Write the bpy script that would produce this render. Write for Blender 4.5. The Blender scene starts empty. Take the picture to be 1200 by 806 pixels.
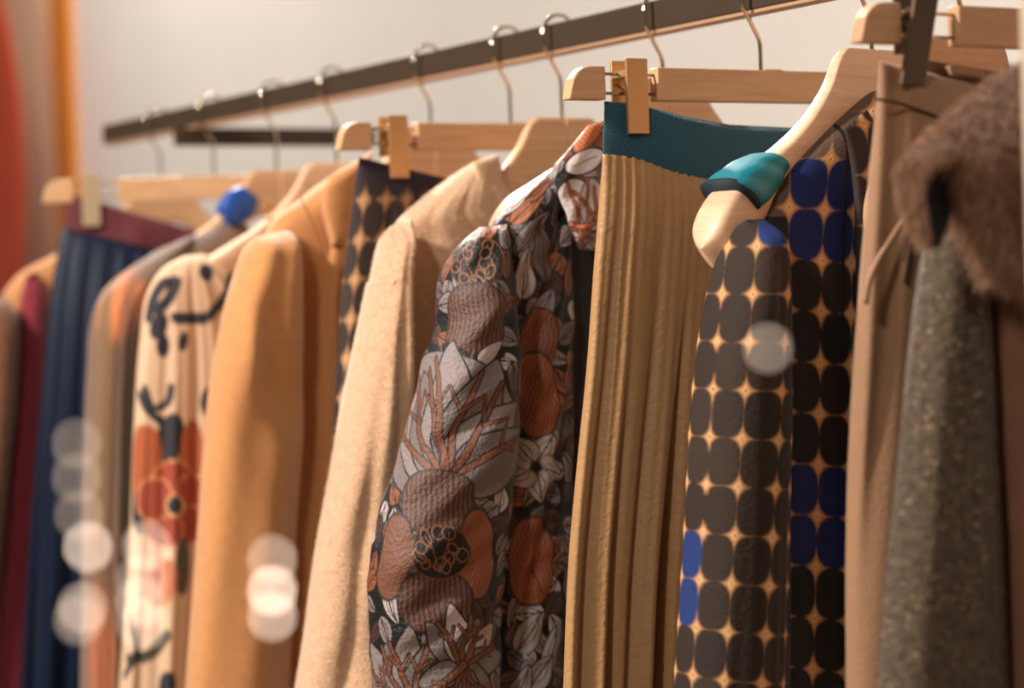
import bpy, bmesh, math, random
import numpy as np
from mathutils import Vector, Matrix, Euler

C = bpy.context.scene.collection
S = bpy.context.scene
R_ = math.radians
rng = np.random.default_rng(7)

# ------------------------------------------------------------------ camera, world, lights, exposure
CAMZ = 1.50
FPX = 2500.0
PITCH, ROLL = 1.72, -2.0
cam_d = bpy.data.cameras.new('camera'); cam = bpy.data.objects.new('camera', cam_d); C.objects.link(cam)
cam_d.sensor_width = 36; cam_d.lens = 75; cam_d.clip_start = 0.05
RM = Euler((R_(90 - PITCH), 0, 0)).to_matrix() @ Matrix.Rotation(R_(ROLL), 3, 'Z')
cam.matrix_world = Matrix.Translation((0, 0, CAMZ)) @ RM.to_4x4()
cam_d.dof.use_dof = True; cam_d.dof.focus_distance = 1.74; cam_d.dof.aperture_fstop = 3.6
S.camera = cam
S.view_settings.view_transform = 'Standard'; S.view_settings.look = 'None'
S.view_settings.gamma = 1; S.view_settings.use_curve_mapping = False
S.view_settings.exposure = 0.0
w = bpy.data.worlds.new('world'); S.world = w; w.use_nodes = True
w.node_tree.nodes['Background'].inputs[0].default_value = (1.0, 0.89, 0.79, 1)
w.node_tree.nodes['Background'].inputs[1].default_value = 0.13

def area(name, loc, target, size, power, col=(1, 0.86, 0.7), spread=180):
    l = bpy.data.lights.new(name, 'AREA'); l.shape = 'DISK'; l.size = size; l.energy = power; l.color = col
    l.spread = R_(spread)
    o = bpy.data.objects.new(name, l); C.objects.link(o); o.location = loc
    o.rotation_euler = (Vector(target) - Vector(loc)).to_track_quat('-Z', 'Y').to_euler(); return o
area('ceiling_spot_key', (-2.3, 1.1, 3.2), (0.0, 2.0, 1.4), 0.26, 150, (1, 0.935, 0.865))
area('ceiling_spot_back', (-0.75, 4.5, 3.3), (0.1, 2.0, 1.6), 0.12, 17, (1, 0.93, 0.86), 60)
area('fill_light', (-1.1, -0.6, 2.9), (0.1, 2.0, 1.3), 0.28, 27, (1, 0.93, 0.86))  # unseen lamp, added to lift the fronts of the garments
area('wall_fill_light', (-1.35, 5.3, 3.9), (-1.7, 7.3, 2.0), 0.8, 38, (1, 0.92, 0.86), 140)  # wall fills: unseen lights added to brighten the back wall
area('wall_fill_light', (-1.1, 4.5, 3.9), (-0.6, 5.7, 2.0), 0.8, 13, (1, 0.92, 0.86), 140)
area('wall_fill_light', (0.3, 3.4, 3.9), (0.5, 4.1, 2.0), 0.8, 5.5, (1, 0.92, 0.86), 140)

# ------------------------------------------------------------------ geometry of the rail
PHI = math.atan(1500 / FPX)
RAILD = Vector((math.sin(PHI), -math.cos(PHI), 0))          # along the rail, towards the viewer
NRM = Vector((math.cos(PHI), math.sin(PHI), 0))             # across the rail, away to the right
CAMP = Vector((0, 0, CAMZ))
def ray(x, y): return RM @ Vector(((x - 600) / FPX, -(y - 403) / FPX, -1))
P0 = CAMP + ray(700, 34.5) * 2.116
RAILZ = P0.z
def on_plane(x, y, p, n):
    d = ray(x, y); return CAMP + d * ((p - CAMP).dot(n) / d.dot(n))

class Frame:
    """local frame of one hanger: u towards its left end, v down from the rail, w along the rail to the viewer"""
    def __init__(s, hx, alpha=None, hy=None):
        a = PHI if alpha is None else R_(alpha)
        if hy is None: hy = 160 - 0.2173 * (hx - 128) + 90
        o = on_plane(hx, hy, P0, NRM); s.O = Vector((o.x, o.y, RAILZ))
        s.U = Vector((-math.cos(a), -math.sin(a), 0)); s.W = Vector((math.sin(a), -math.cos(a), 0))
    def uv(s, x, y, w=0.0):
        p = on_plane(x, y, s.O + s.W * w, s.W); return ((p - s.O).dot(s.U), RAILZ - p.z)
    def P(s, u, v, w=0.0): return s.O + s.U * u + s.W * w - Vector((0, 0, v))
    def arr(s, u, v, w):
        O = np.array(s.O); U = np.array(s.U); W = np.array(s.W)
        return O + u[..., None] * U + w[..., None] * W - v[..., None] * np.array([0, 0, 1.0])

# ------------------------------------------------------------------ materials
def lin(c):
    c = np.asarray(c, float) / 255.0
    return np.where(c <= 0.04045, c / 12.92, ((c + 0.055) / 1.055) ** 2.4)
MATS = {}
def mat(name, col=None, rough=0.8, metal=0.0, sheen=0.0, bump=None, var=0.0, vscale=40, attr=False, wood=False,
        emit=0, aniso=None, spec=0.5, detail=None, glit=0, coat=0):
    if name in MATS: return MATS[name]
    m = bpy.data.materials.new(name); m.use_nodes = True; nt = m.node_tree; N = nt.nodes; L = nt.links
    b = N['Principled BSDF']
    b.inputs['Roughness'].default_value = rough; b.inputs['Metallic'].default_value = metal
    b.inputs['Specular IOR Level'].default_value = spec
    if sheen: b.inputs['Sheen Weight'].default_value = sheen; b.inputs['Sheen Roughness'].default_value = 0.5
    if coat: b.inputs['Coat Weight'].default_value = coat; b.inputs['Coat Roughness'].default_value = 0.3
    tc = N.new('ShaderNodeTexCoord')
    if attr:
        at = N.new('ShaderNodeAttribute'); at.attribute_name = 'pattern'; src = at.outputs['Color']
    else:
        rgb = N.new('ShaderNodeRGB'); rgb.outputs[0].default_value = (*lin(col), 1); src = rgb.outputs[0]
    if wood:
        mp = N.new('ShaderNodeMapping'); mp.inputs['Scale'].default_value = (5, 45, 5); L.new(tc.outputs['UV'], mp.inputs[0])
        n = N.new('ShaderNodeTexNoise'); n.inputs['Scale'].default_value = 3.0; n.inputs['Detail'].default_value = 6
        n.inputs['Distortion'].default_value = 0.6; L.new(mp.outputs[0], n.inputs['Vector'])
        r = N.new('ShaderNodeValToRGB'); r.color_ramp.elements[0].position = 0.3; r.color_ramp.elements[1].position = 0.72
        c0 = lin(col); r.color_ramp.elements[0].color = (*(c0 * [0.86, 0.80, 0.74]), 1); r.color_ramp.elements[1].color = (*(np.minimum(c0 * 1.06, 1)), 1)
        L.new(n.outputs[0], r.inputs[0]); src = r.outputs[0]
    elif var:
        n = N.new('ShaderNodeTexNoise'); n.inputs['Scale'].default_value = vscale; n.inputs['Detail'].default_value = 5
        L.new(tc.outputs['UV'], n.inputs['Vector'])
        mr = N.new('ShaderNodeMapRange'); mr.inputs[1].default_value = 0.3; mr.inputs[2].default_value = 0.7
        mr.inputs[3].default_value = 1 - var; mr.inputs[4].default_value = 1 + var; L.new(n.outputs[0], mr.inputs[0])
        mx = N.new('ShaderNodeVectorMath'); mx.operation = 'SCALE'; L.new(src, mx.inputs[0]); L.new(mr.outputs[0], mx.inputs['Scale']); src = mx.outputs[0]
    if glit:
        v = N.new('ShaderNodeTexVoronoi'); v.inputs['Scale'].default_value = 620; L.new(tc.outputs['UV'], v.inputs['Vector'])
        cr = N.new('ShaderNodeSeparateColor'); L.new(v.outputs['Color'], cr.inputs[0])
        g = N.new('ShaderNodeMath'); g.operation = 'GREATER_THAN'; g.inputs[1].default_value = 0.975; L.new(cr.outputs[0], g.inputs[0])
        k = N.new('ShaderNodeMix'); k.data_type = 'RGBA'; L.new(g.outputs[0], k.inputs[0]); L.new(src, k.inputs[6])
        k.inputs[7].default_value = (*lin((160, 138, 110)), 1); src = k.outputs[2]
    L.new(src, b.inputs['Base Color'])
    if bump:                                       # (scale, strength, stretch)
        mp = N.new('ShaderNodeMapping'); mp.inputs['Scale'].default_value = bump[2] if len(bump) > 2 else (1, 1, 1)
        L.new(tc.outputs['UV'], mp.inputs[0])
        n = N.new('ShaderNodeTexNoise'); n.inputs['Scale'].default_value = bump[0]; n.inputs['Detail'].default_value = 4
        L.new(mp.outputs[0], n.inputs['Vector'])
        bp = N.new('ShaderNodeBump'); bp.inputs['Strength'].default_value = bump[1]; bp.inputs['Distance'].default_value = 0.002
        L.new(n.outputs[0], bp.inputs['Height']); L.new(bp.outputs[0], b.inputs['Normal'])
    if emit:
        b.inputs['Emission Color'].default_value = (*lin(col), 1); b.inputs['Emission Strength'].default_value = emit
    MATS[name] = m; return m

# ------------------------------------------------------------------ objects
def root(name, label, cat, loc, group=None):
    o = bpy.data.objects.new(name, None); C.objects.link(o); o.location = loc; o.empty_display_size = 0.05
    o['label'] = label; o['category'] = cat
    if group: o['group'] = group
    return o
def mesh_obj(name, verts, faces, m, parent=None, uvs=None, col=None, smooth=True, loc=None):
    verts = np.asarray(verts, float).reshape(-1, 3)
    off = np.array(parent.location if parent else (loc if loc is not None else (0, 0, 0)), float)
    if parent and parent.parent: off = off + np.array(parent.parent.location)
    me = bpy.data.meshes.new(name); me.from_pydata((verts - off), [], faces)
    if uvs is not None:
        ul = me.uv_layers.new(name='UVMap'); li = np.zeros(len(me.loops), np.int32); me.loops.foreach_get('vertex_index', li)
        ul.data.foreach_set('uv', np.asarray(uvs, np.float32)[li].ravel())
    if col is not None:
        a = me.attributes.new('pattern', 'FLOAT_COLOR', 'POINT')
        a.data.foreach_set('color', np.concatenate([col, np.ones((len(col), 1))], 1).astype(np.float32).ravel())
    me.polygons.foreach_set('use_smooth', [smooth] * len(me.polygons)); me.materials.append(m)
    me.update()
    o = bpy.data.objects.new(name, me); C.objects.link(o)
    if parent: o.parent = parent
    elif loc is not None: o.location = loc
    return o

def catmull(A, M):
    """A: (k,d) rows -> (M,d) smooth samples, spaced by length of the first columns"""
    A = np.asarray(A, float); k = len(A)
    seg = np.maximum(np.linalg.norm(np.diff(A[:, :4], axis=0), axis=1), 1e-6); T = np.concatenate([[0], np.cumsum(seg)])
    t = np.linspace(0, T[-1], M); out = np.zeros((M, A.shape[1]))
    # finite-difference tangents, monotone-limited
    D = np.diff(A, axis=0) / seg[:, None]; m = np.zeros_like(A); m[0] = D[0]; m[-1] = D[-1]
    for i in range(1, k - 1):
        m[i] = (D[i - 1] * seg[i] + D[i] * seg[i - 1]) / (seg[i] + seg[i - 1])
        bad = D[i - 1] * D[i] <= 0; m[i][bad] = 0
    i = np.clip(np.searchsorted(T, t, side='right') - 1, 0, k - 2); h = seg[i]; s = (t - T[i]) / h
    s = s[:, None]; h = h[:, None]
    out = (2*s**3 - 3*s**2 + 1) * A[i] + (s**3 - 2*s**2 + s) * h * m[i] + (-2*s**3 + 3*s**2) * A[i+1] + (s**3 - s**2) * h * m[i+1]
    return out

def loft(name, F, rows, m, parent, M=120, nf=80, nb=30, e=0.75, fold=None, pattern=None, cap=(0.03, 0.0), metric=False, w=0.0, capf=0.0, vb=None, fit=True):
    """rows: (Lx,Ly,Rx,Ry,halfthick[,w]) -- edges of the piece from its top to its hem, pixels (or metres if metric)"""
    A = []
    for r in rows:
        r = list(r); wo = w + (r[5] if len(r) > 5 else 0)
        if metric: l = (r[0], r[1]); q = (r[2], r[3])
        else: l = F.uv(r[0], r[1], wo); q = F.uv(r[2], r[3], wo)
        A.append([*l, *q, r[4], wo, r[0], r[1], r[2], r[3]])
        if fit and not metric:                     # traced edges are outlines: allow for the thickness seen at the sides
            q0, q1 = A[-1][0:2], A[-1][2:4]; hd = abs(q0[0] - q1[0]) / 2
            h = math.sqrt(max(hd * hd - (0.6 * r[4]) ** 2, (0.45 * hd) ** 2)); k_ = (hd - h) / (2 * hd + 1e-9)
            A[-1][0:4] = [q0[0] + (q1[0] - q0[0]) * k_, q0[1] + (q1[1] - q0[1]) * k_, q1[0] + (q0[0] - q1[0]) * k_, q1[1] + (q0[1] - q1[1]) * k_]
    A = catmull(A, M)
    th = np.concatenate([np.linspace(0, math.pi, nf), np.linspace(math.pi, 2 * math.pi, nb + 2)[1:-1]])
    n = len(th); c = -np.cos(th); a = (c + 1) / 2      # 0 at R side .. reversed below
    s_ = np.sin(th); sw = np.sign(s_) * np.abs(s_) ** e
    r = np.linspace(0, 1, M)
    k = np.ones(M)
    if cap[0] > 0: q = np.clip(r / cap[0], 0, 1); k *= np.sqrt(np.clip(1 - (1 - q) ** 2, 0.0, 1)) * (1 - capf) + capf
    if cap[1] > 0: q = np.clip((1 - r) / cap[1], 0, 1); k *= np.sqrt(np.clip(1 - (1 - q) ** 2, 0.0, 1))
    t = A[:, 4] * k
    Lu, Lv, Ru, Rv = A[:, 0:1], A[:, 1:2], A[:, 2:3], A[:, 3:4]
    aa = a[None, :]                                  # 0 = left edge, 1 = right edge
    u = Lu * (1 - aa) + Ru * aa; v = Lv * (1 - aa) + Rv * aa
    ww = A[:, 5:6] + t[:, None] * sw[None, :]
    X = A[:, 6:7] * (1 - aa) + A[:, 8:9] * aa; Y = A[:, 7:8] * (1 - aa) + A[:, 9:10] * aa
    if fold is not None:
        env = np.abs(s_)[None, :] ** 0.5
        ww = ww + fold(aa + 0 * r[:, None], r[:, None] + 0 * aa, X, Y) * env * k[:, None]
    if vb is not None: v = v + vb(aa + 0 * r[:, None], r[:, None] + 0 * aa)
    V3 = F.arr(u, v, ww); V = V3.reshape(-1, 3)
    # cloth coordinates: arc length around the piece, counted from the line of the piece that stands out most
    d = np.linalg.norm(np.diff(np.concatenate([V3, V3[:, :1]], 1), axis=1), axis=2)
    cs = np.concatenate([np.zeros((M, 1)), np.cumsum(d, 1)[:, :-1]], 1)
    # outermost line of a plain oval seen square on (folds left out so that it stays steady)
    H2 = np.hypot(A[:, 0] - A[:, 2], 0) / 2 + 1e-5
    tt = np.maximum(A[:, 4], 1e-5); th0 = np.arctan2(tt * 0.857, H2 * 0.515); 
    ia = np.interp(th0, th[:nf], np.arange(nf)); i0 = np.floor(ia).astype(int); fr = ia - i0
    rr_ = np.arange(M); c0 = cs[rr_, i0] * (1 - fr) + cs[rr_, np.minimum(i0 + 1, n - 1)] * fr
    arc = cs - c0[:, None]
    per = cs[:, -1:] + d[:, -1:]; back = np.arange(n) > nf + nb // 2; arc = arc - per * back[None, :]
    a0 = (1 - np.cos(th0)) / 2
    if not metric:
        cen = F.arr(A[:, 0] * (1 - a0) + A[:, 2] * a0, A[:, 1] * (1 - a0) + A[:, 3] * a0, A[:, 5] + t * np.sin(th0))
        fw = np.array(RM @ Vector((0, 0, -1))); rt = np.array(RM @ Vector((1, 0, 0))); rel = cen - np.array([0, 0, CAMZ])
        dep = rel @ fw; x0 = 600 + FPX * (rel @ rt) / dep
        X = x0[:, None] + arc * (FPX / dep)[:, None]
    uv = np.stack([arc, -v + 0 * u], -1).reshape(-1, 2)
    i = np.arange(M - 1)[:, None] * n; j = np.arange(n)[None, :]; j2 = (j + 1) % n
    q = np.stack([i + j, i + n + j, i + n + j2, i + j2], -1).reshape(-1, 4)
    faces = q.tolist() + [list(range(n)), list(range((M - 1) * n, M * n))[::-1]]
    col = None
    if pattern is not None: col = pattern(X.reshape(-1), Y.reshape(-1))
    o = mesh_obj(name, V, faces, m, parent, uv, col)
    o_data = (V.reshape(M, n, 3), nf)
    return o, o_data

def fuzz(name, data, m, parent, n=8000, length=0.003, wid=0.00025, down=0.3, jit=0.5, col=None, owner=None):
    """short fibres standing on a piece: one mesh nobody could count"""
    V, nf = data; M, k, _ = V.shape
    i = rng.integers(1, M - 2, n); j = rng.integers(0, k, n)
    a = V[i, j]; b = V[i + 1, j]; c = V[i, (j + 1) % k]
    f1 = rng.random((n, 1)); f2 = rng.random((n, 1)); p = a + (b - a) * f1 + (c - a) * f2
    nr = np.cross(b - a, c - a); nr /= (np.linalg.norm(nr, axis=1)[:, None] + 1e-12)
    cen = V.mean(axis=1)[i]; sgn = np.sign(np.sum((p - cen) * nr, 1))[:, None]; nr = nr * np.where(sgn == 0, 1, sgn)
    d = nr + jit * rng.normal(size=(n, 3)) + np.array([0, 0, -down]); d /= np.linalg.norm(d, axis=1)[:, None]
    L = length * (0.5 + rng.random((n, 1)))
    side = np.cross(d, rng.normal(size=(n, 3))); side /= np.linalg.norm(side, axis=1)[:, None]
    mid = p + d * L * 0.55; tip = p + d * L + np.array([0, 0, -1]) * L * down * 0.8
    Vv = np.stack([p - side * wid, p + side * wid, mid + side * wid * 0.8, mid - side * wid * 0.8, tip], 1).reshape(-1, 3)
    b0 = np.arange(n) * 5
    faces = np.stack([b0, b0 + 1, b0 + 2, b0 + 3], 1).tolist() + np.stack([b0 + 3, b0 + 2, b0 + 4], 1).tolist()
    o = mesh_obj(name, Vv, faces, m, parent); o['kind'] = 'stuff'; return o

def tube(name, pts, rad, m, parent, n=12, M=None):
    A = np.asarray(pts, float)
    if M: A = catmull(np.concatenate([A, A[:, :1]], 1), M)[:, :3]
    T = np.gradient(A, axis=0); T /= np.linalg.norm(T, axis=1)[:, None]
    ref = np.array([0.3, 0.1, 0.9]); V = []
    nn = np.cross(T[0], ref); nn /= np.linalg.norm(nn)
    for k in range(len(A)):
        nn = nn - T[k] * nn.dot(T[k]); nn /= np.linalg.norm(nn); bb = np.cross(T[k], nn)
        for q in range(n):
            a = 2 * math.pi * q / n; V.append(A[k] + rad * (math.cos(a) * nn + math.sin(a) * bb))
    faces = []
    for k in range(len(A) - 1):
        for q in range(n): faces.append((k*n+q, k*n+(q+1) % n, (k+1)*n+(q+1) % n, (k+1)*n+q))
    faces += [list(range(n))[::-1], list(range((len(A)-1)*n, len(A)*n))]
    return mesh_obj(name, V, faces, m, parent)

def prism(name, F, outline, w0, w1, m, parent, bev=0.0015, flat=False):
    """outline (u,v) extruded from w0 to w1, edges rounded"""
    n = len(outline)
    A = np.array([F.P(u, v, w0) for u, v in outline]); B = np.array([F.P(u, v, w1) for u, v in outline])
    V = np.concatenate([A, B])
    faces = [list(range(n)), list(range(n, 2*n))[::-1]] + [(k, n+k, n+(k+1) % n, (k+1) % n)[::-1] for k in range(n)]
    uvs = np.array([(u, -v) for u, v in outline] + [(u + 0.02, -v) for u, v in outline])
    o = mesh_obj(name, V, faces, m, parent, uvs, smooth=True)
    bm = bmesh.new(); bm.from_mesh(o.data); bmesh.ops.recalc_face_normals(bm, faces=bm.faces)
    if bev: bmesh.ops.bevel(bm, geom=[e for e in bm.edges if e.calc_face_angle(0) > 0.7], offset=bev, segments=2, affect='EDGES', profile=0.5)
    bm.to_mesh(o.data); bm.free()
    for p in o.data.polygons: p.use_smooth = len(p.vertices) <= 4 and p.area < 2e-5
    return o
def box(name, c, half, m, parent=None, axes=None, bev=0.0, loc=None):
    """axes: three unit vectors"""
    c = np.array(c, float); ax = np.eye(3) if axes is None else np.array([list(a) for a in axes])
    V = [c + sx*half[0]*ax[0] + sy*half[1]*ax[1] + sz*half[2]*ax[2] for sx in (-1, 1) for sy in (-1, 1) for sz in (-1, 1)]
    f = [(0, 1, 3, 2), (4, 6, 7, 5), (0, 4, 5, 1), (2, 3, 7, 6), (0, 2, 6, 4), (1, 5, 7, 3)]
    uv = [(v.dot(ax[0]), v.dot(ax[2])) for v in V]
    o = mesh_obj(name, V, f, m, parent, uv, smooth=False, loc=loc)
    bm = bmesh.new(); bm.from_mesh(o.data); bmesh.ops.recalc_face_normals(bm, faces=bm.faces)
    if bev: bmesh.ops.bevel(bm, geom=bm.edges[:], offset=bev, segments=2, affect='EDGES', profile=0.5)
    bm.to_mesh(o.data); bm.free(); return o

# ------------------------------------------------------------------ setting
WOFF = 1.25
wallP = P0 + NRM * WOFF
wm = mat('wall_paint', (226, 218, 208), rough=0.9, var=0.02, vscale=3)
def wall_pt(x, y=300): return on_plane(x, y, wallP, NRM)
def wall_s(x, y): p = wall_pt(x, y); return (p - wallP).dot(RAILD)
sL, sG0, sG1, sR = wall_s(-260, 300), wall_s(68, 110), wall_s(90, 110), 5.5
def wall_panel(name, s0, s1, m, d=0.0, th=0.06, z0=0, z1=4.4, kind='structure'):
    c = wallP + RAILD * ((s0 + s1) / 2) + NRM * (th / 2 - d); c.z = (z0 + z1) / 2
    o = box(name, c, (abs(s1 - s0) / 2, th / 2, (z1 - z0) / 2), m, axes=(RAILD, NRM, Vector((0, 0, 1))))
    o['kind'] = kind; return o
wall_panel('wall_back', sG1, sR, wm)
wall_panel('wall_left', sL - 1.0, sG0, mat('beige_panel', (232, 202, 166), rough=0.8))
wall_panel('trim_1', sG0, sG1, mat('golden_wood_trim', (205, 130, 48), rough=0.5), d=0.02, th=0.08)
fl = box('floor', (0.6, 2.2, -0.03), (4.5, 4.5, 0.03), mat('floor_stone', (150, 130, 110), rough=0.6, var=0.1, vscale=2)); fl['kind'] = 'structure'

# far left red rounded screen
RF = Frame(190)
red = mat('red_lacquer', (184, 66, 38), rough=0.6, var=0.1, vscale=4)
rp = on_plane(0, 300, wallP - NRM * 0.25, NRM)
def red_screen():
    F = Frame(190); F.O = Vector((rp.x, rp.y, RAILZ)); F.U = -RAILD * -1; F.U = -RAILD; F.W = -NRM
    rows = []
    for (y, xr) in ((-160, -30), (-60, -8), (0, 10), (60, 22), (130, 31), (200, 35), (280, 34), (360, 28), (440, 14), (520, -8)):
        rows.append((-70, y, xr - 6, y, 0.014))
    o, _ = loft('red_rounded_screen', F, rows, red, None, M=60, nf=30, nb=20, cap=(0.05, 0.05), fit=False)
    o['label'] = 'orange-red rounded display screen at the far left edge in front of the beige wall'; o['category'] = 'display screen'
    # foot so that it stands on the floor
    return o, F
ro, RF2 = red_screen()
sc = np.array([v.co[:] for v in ro.data.vertices]); zb = sc[:, 2].min(); cc = sc.mean(0)
ro_post = box('post', (cc[0], cc[1], (zb + 0.1) / 2), (0.02, 0.02, (zb + 0.1) / 2), red, None)
ro_post.parent = ro

# pale post at the right frame edge
pp = CAMP + ray(1202, 403) * 1.20
post = box('upright_post', (pp.x + 0.041, pp.y + 0.02, 1.3), (0.03, 0.02, 1.3), mat('pale_post', (176, 150, 126), rough=0.6), axes=(Vector((1, 0, 0)), Vector((0, 1, 0)), Vector((0, 0, 1))), bev=0.002, loc=(pp.x + 0.03, pp.y + 0.02, 0))
post['label'] = 'pale upright post at the right edge of the picture in front of the fur-collared coat'; post['category'] = 'post'

# ------------------------------------------------------------------ the rail
dark = mat('dark_bronze_metal', (62, 47, 34), rough=0.55, spec=0.25, var=0.05, vscale=30)
end = on_plane(128, 157, P0, NRM)
s0 = (end - P0).dot(RAILD); s1 = 1.25
rc = P0 + RAILD * ((s0 + s1) / 2)
rr = root('garment_rail', 'long dark bronze square clothes rail carrying all the hangers', 'clothes rail', (rc.x, rc.y, 0))
box('rail_bar', rc, ((s1 - s0) / 2, 0.011, 0.0138), dark, rr, axes=(RAILD, NRM, Vector((0, 0, 1))), bev=0.001)
ap = on_plane(222, 152, P0, NRM) ; ap.z = RAILZ - 0.0270
ac = ap + NRM * 0.135
box('support_arm', ac, (0.0125, 0.155, 0.0125), dark, rr, axes=(RAILD, NRM, Vector((0, 0, 1))), bev=0.001)
for q, nm in ((0.27, 'rail_leg'),):
    lp = ap + NRM * q
for s_end in (s1 - 0.02,):
    lp = P0 + RAILD * s_end
    box('rail_leg', (lp.x, lp.y, (RAILZ - 0.0125) / 2), (0.0125, 0.0125, (RAILZ - 0.0125) / 2), dark, rr, axes=(RAILD, NRM, Vector((0, 0, 1))), bev=0.001)
arme = ap + NRM * 0.278
screwp = on_plane(820, 27, P0 - NRM * 0.0, NRM)
box('underside_reflection', rc - Vector((0, 0, 0.0154)), ((s1 - s0) / 2, 0.0095, 0.0016), mat('pale_reflection', (176, 136, 104), rough=.6), rr, axes=(RAILD, NRM, Vector((0, 0, 1))))  # added tan strip: light reflected on the rail's underside, put into colour
tube('rail_screw', [(screwp.x, screwp.y, RAILZ - 0.0125), (screwp.x, screwp.y, RAILZ - 0.0155)], 0.002, dark, rr)

# ------------------------------------------------------------------ hangers
wood = mat('beech_wood', (216, 170, 128), rough=0.45, wood=True, spec=0.35)
woodp = mat('pale_beech_wood', (230, 190, 156), rough=0.42, wood=True, spec=0.4)
steel = mat('polished_steel', (214, 196, 172), rough=0.09, metal=1.0)
bronze = mat('brushed_bronze', (205, 160, 112), rough=0.36, metal=0.75, bump=(300, 0.1, (1, 12, 1)))
shadedclip = mat('shaded_clip_metal', (88, 68, 50), rough=0.4, metal=0.6)  # shade on the top right clip, put into its colour

def hook(F, vt, parent):
    pts = []
    R = 0.0205
    for a in np.linspace(-160, 0, 9) if False else np.linspace(195, 0, 12):
        pts.append((R * math.cos(R_(a)), -R * 1.15 * math.sin(R_(a)) + 0.0003))
    L = vt
    pts += [(0.0192, 0.0090), (0.0130, 0.0200), (0.0060, 0.0315), (0.0010, 0.041), (0, 0.048)]
    if vt > 0.055: pts += [(0, (0.048 + vt) / 2)]
    pts += [(0, vt + 0.012)]
    P = [tuple(F.P(u, v, 0)) for u, v in pts]
    return tube('hook', P, 0.0020, steel, parent, n=12, M=90)

def hanger_profile():
    top = [(0.0, 0.0), (0.030, 0.0), (0.040, 0.006), (0.055, 0.030), (0.075, 0.052), (0.105, 0.074), (0.145, 0.096), (0.175, 0.114), (0.190, 0.134), (0.196, 0.152)]
    bot = [(0.0, 0.058), (0.026, 0.059), (0.042, 0.066), (0.062, 0.084), (0.082, 0.098), (0.112, 0.114), (0.140, 0.132), (0.156, 0.150), (0.168, 0.164), (0.180, 0.168)]
    th = [0.0065, 0.0065, 0.0068, 0.008, 0.010, 0.013, 0.017, 0.020, 0.019, 0.012]
    return top, bot, th
def shoulder_hanger(F, ytop, label, group=None, k=1.0, m=None, hx=None, reach=1.0):
    """wooden shoulder hanger: contoured yoke and a swivel hook"""
    m = m or wood
    _, vt = F.uv(*hx, 0) if hx else (0, ytop)
    r = root('wooden_hanger', label, 'clothes hanger', F.P(0, vt + 0.16 * k), group)
    top, bot, th = hanger_profile()
    top = [(u if u < .04 else .04 + (u - .04) * reach, v) for u, v in top]; bot = [(u if u < .04 else .04 + (u - .04) * reach, v) for u, v in bot]
    for sg in (1, -1):
        rows = [(sg * b[0] * k, vt + b[1] * k, sg * t[0] * k, vt + t[1] * k, h) if sg > 0 else (sg * b[0] * k, vt + b[1] * k, sg * t[0] * k, vt + t[1] * k, h) for t, b, h in zip(top, bot, th)]
        loft('hanger_arm', F, rows, m, r, M=70, nf=24, nb=24, e=0.28, metric=True, cap=(0, 0.06))
    hook(F, vt, r); return r, vt

def clip_hanger(F, vt, label, k=1.0, group=None, clipmat=None, cliptilt=0.0, clips=(1, -1), m=None, endm=None, cs=0.0):
    m = m or wood
    r = root('clip_hanger', label, 'clothes hanger', F.P(0, vt + 0.05 * k), group)
    H = 0.0285 * k; T = 0.0065
    ub, ue, us = 0.1165 * k, 0.170 * k, 0.207 * k
    prism('hanger_bar', F, [(-ub, vt), (-0.02, vt), (-0.019, vt - 0.0012), (-0.001, vt - 0.0012), (0, vt), (ub, vt), (ub, vt + H), (-ub, vt + H)], -T, T, m, r, 0.0012)
    for sg in (1, -1):
        out = [(sg * ue, vt), (sg * (us - 0.022 * k), vt)]
        for a in (20, 40, 60, 80): out.append((sg * (us - 0.022 * k + 0.020 * k * math.sin(R_(a))), vt + 0.022 * k * (1 - math.cos(R_(a)))))
        out += [(sg * us, vt + H), (sg * ue, vt + H)]
        prism('end_block', F, out, -T, T, endm or m, r, 0.0015)
        for dv in (0.006, 0.0225):
            tube('rod', [tuple(F.P(sg * (ub - 0.004), vt + dv * k)), tuple(F.P(sg * (ue + 0.004), vt + dv * k))], 0.0014, steel, r, n=10)
        if sg not in clips: continue
        # clip: two pressed plates over the rods
        c = 0.1425 * k + cs; hw = 0.0108 * k
        cl = clipmat or bronze
        z0, z1 = vt - 0.0065 * k, vt + 0.0575 * k
        ti = cliptilt
        def plate(nm, w0, w1, top, bot, par, mm, hw=hw, sh=0.0):
            return prism(nm, F, [(sg*(c - hw) + sh, top), (sg*(c + hw) + sh, top), (sg*(c + hw) + sh + ti, bot), (sg*(c - hw) + sh + ti, bot)], w0, w1, mm, par, 0.0006)
        p = plate('clip', 0.0100, 0.0135, z0, z1, r, cl)
        # the rear jaw and the spring are pieces of the clip
        q = prism('rear_jaw', F, [(sg*(c - hw), z0), (sg*(c + hw), z0), (sg*(c + hw), vt + 0.034 * k), (sg*(c - hw), vt + 0.034 * k)], -0.0120, -0.0095, cl, r, 0.0005)
        q.parent = p
        tube('clip_spring', [tuple(F.P(sg*(c + hw * 0.6) , vt + 0.014, -0.009)), tuple(F.P(sg*(c + hw*0.5), vt + 0.020, 0.0)), tuple(F.P(sg*(c + hw * 0.7), vt + 0.026, 0.010))], 0.0011, steel, r, n=8).parent = p
        jb = prism('jaw_hinge', F, [(sg*(c - hw*0.9), vt + 0.003), (sg*(c + hw*0.9), vt + 0.003), (sg*(c + hw*0.9), vt + 0.009), (sg*(c - hw*0.9), vt + 0.009)], -0.010, 0.0105, cl, r, 0.0005)
        jb.parent = p
    hook(F, vt, r); return r

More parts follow.
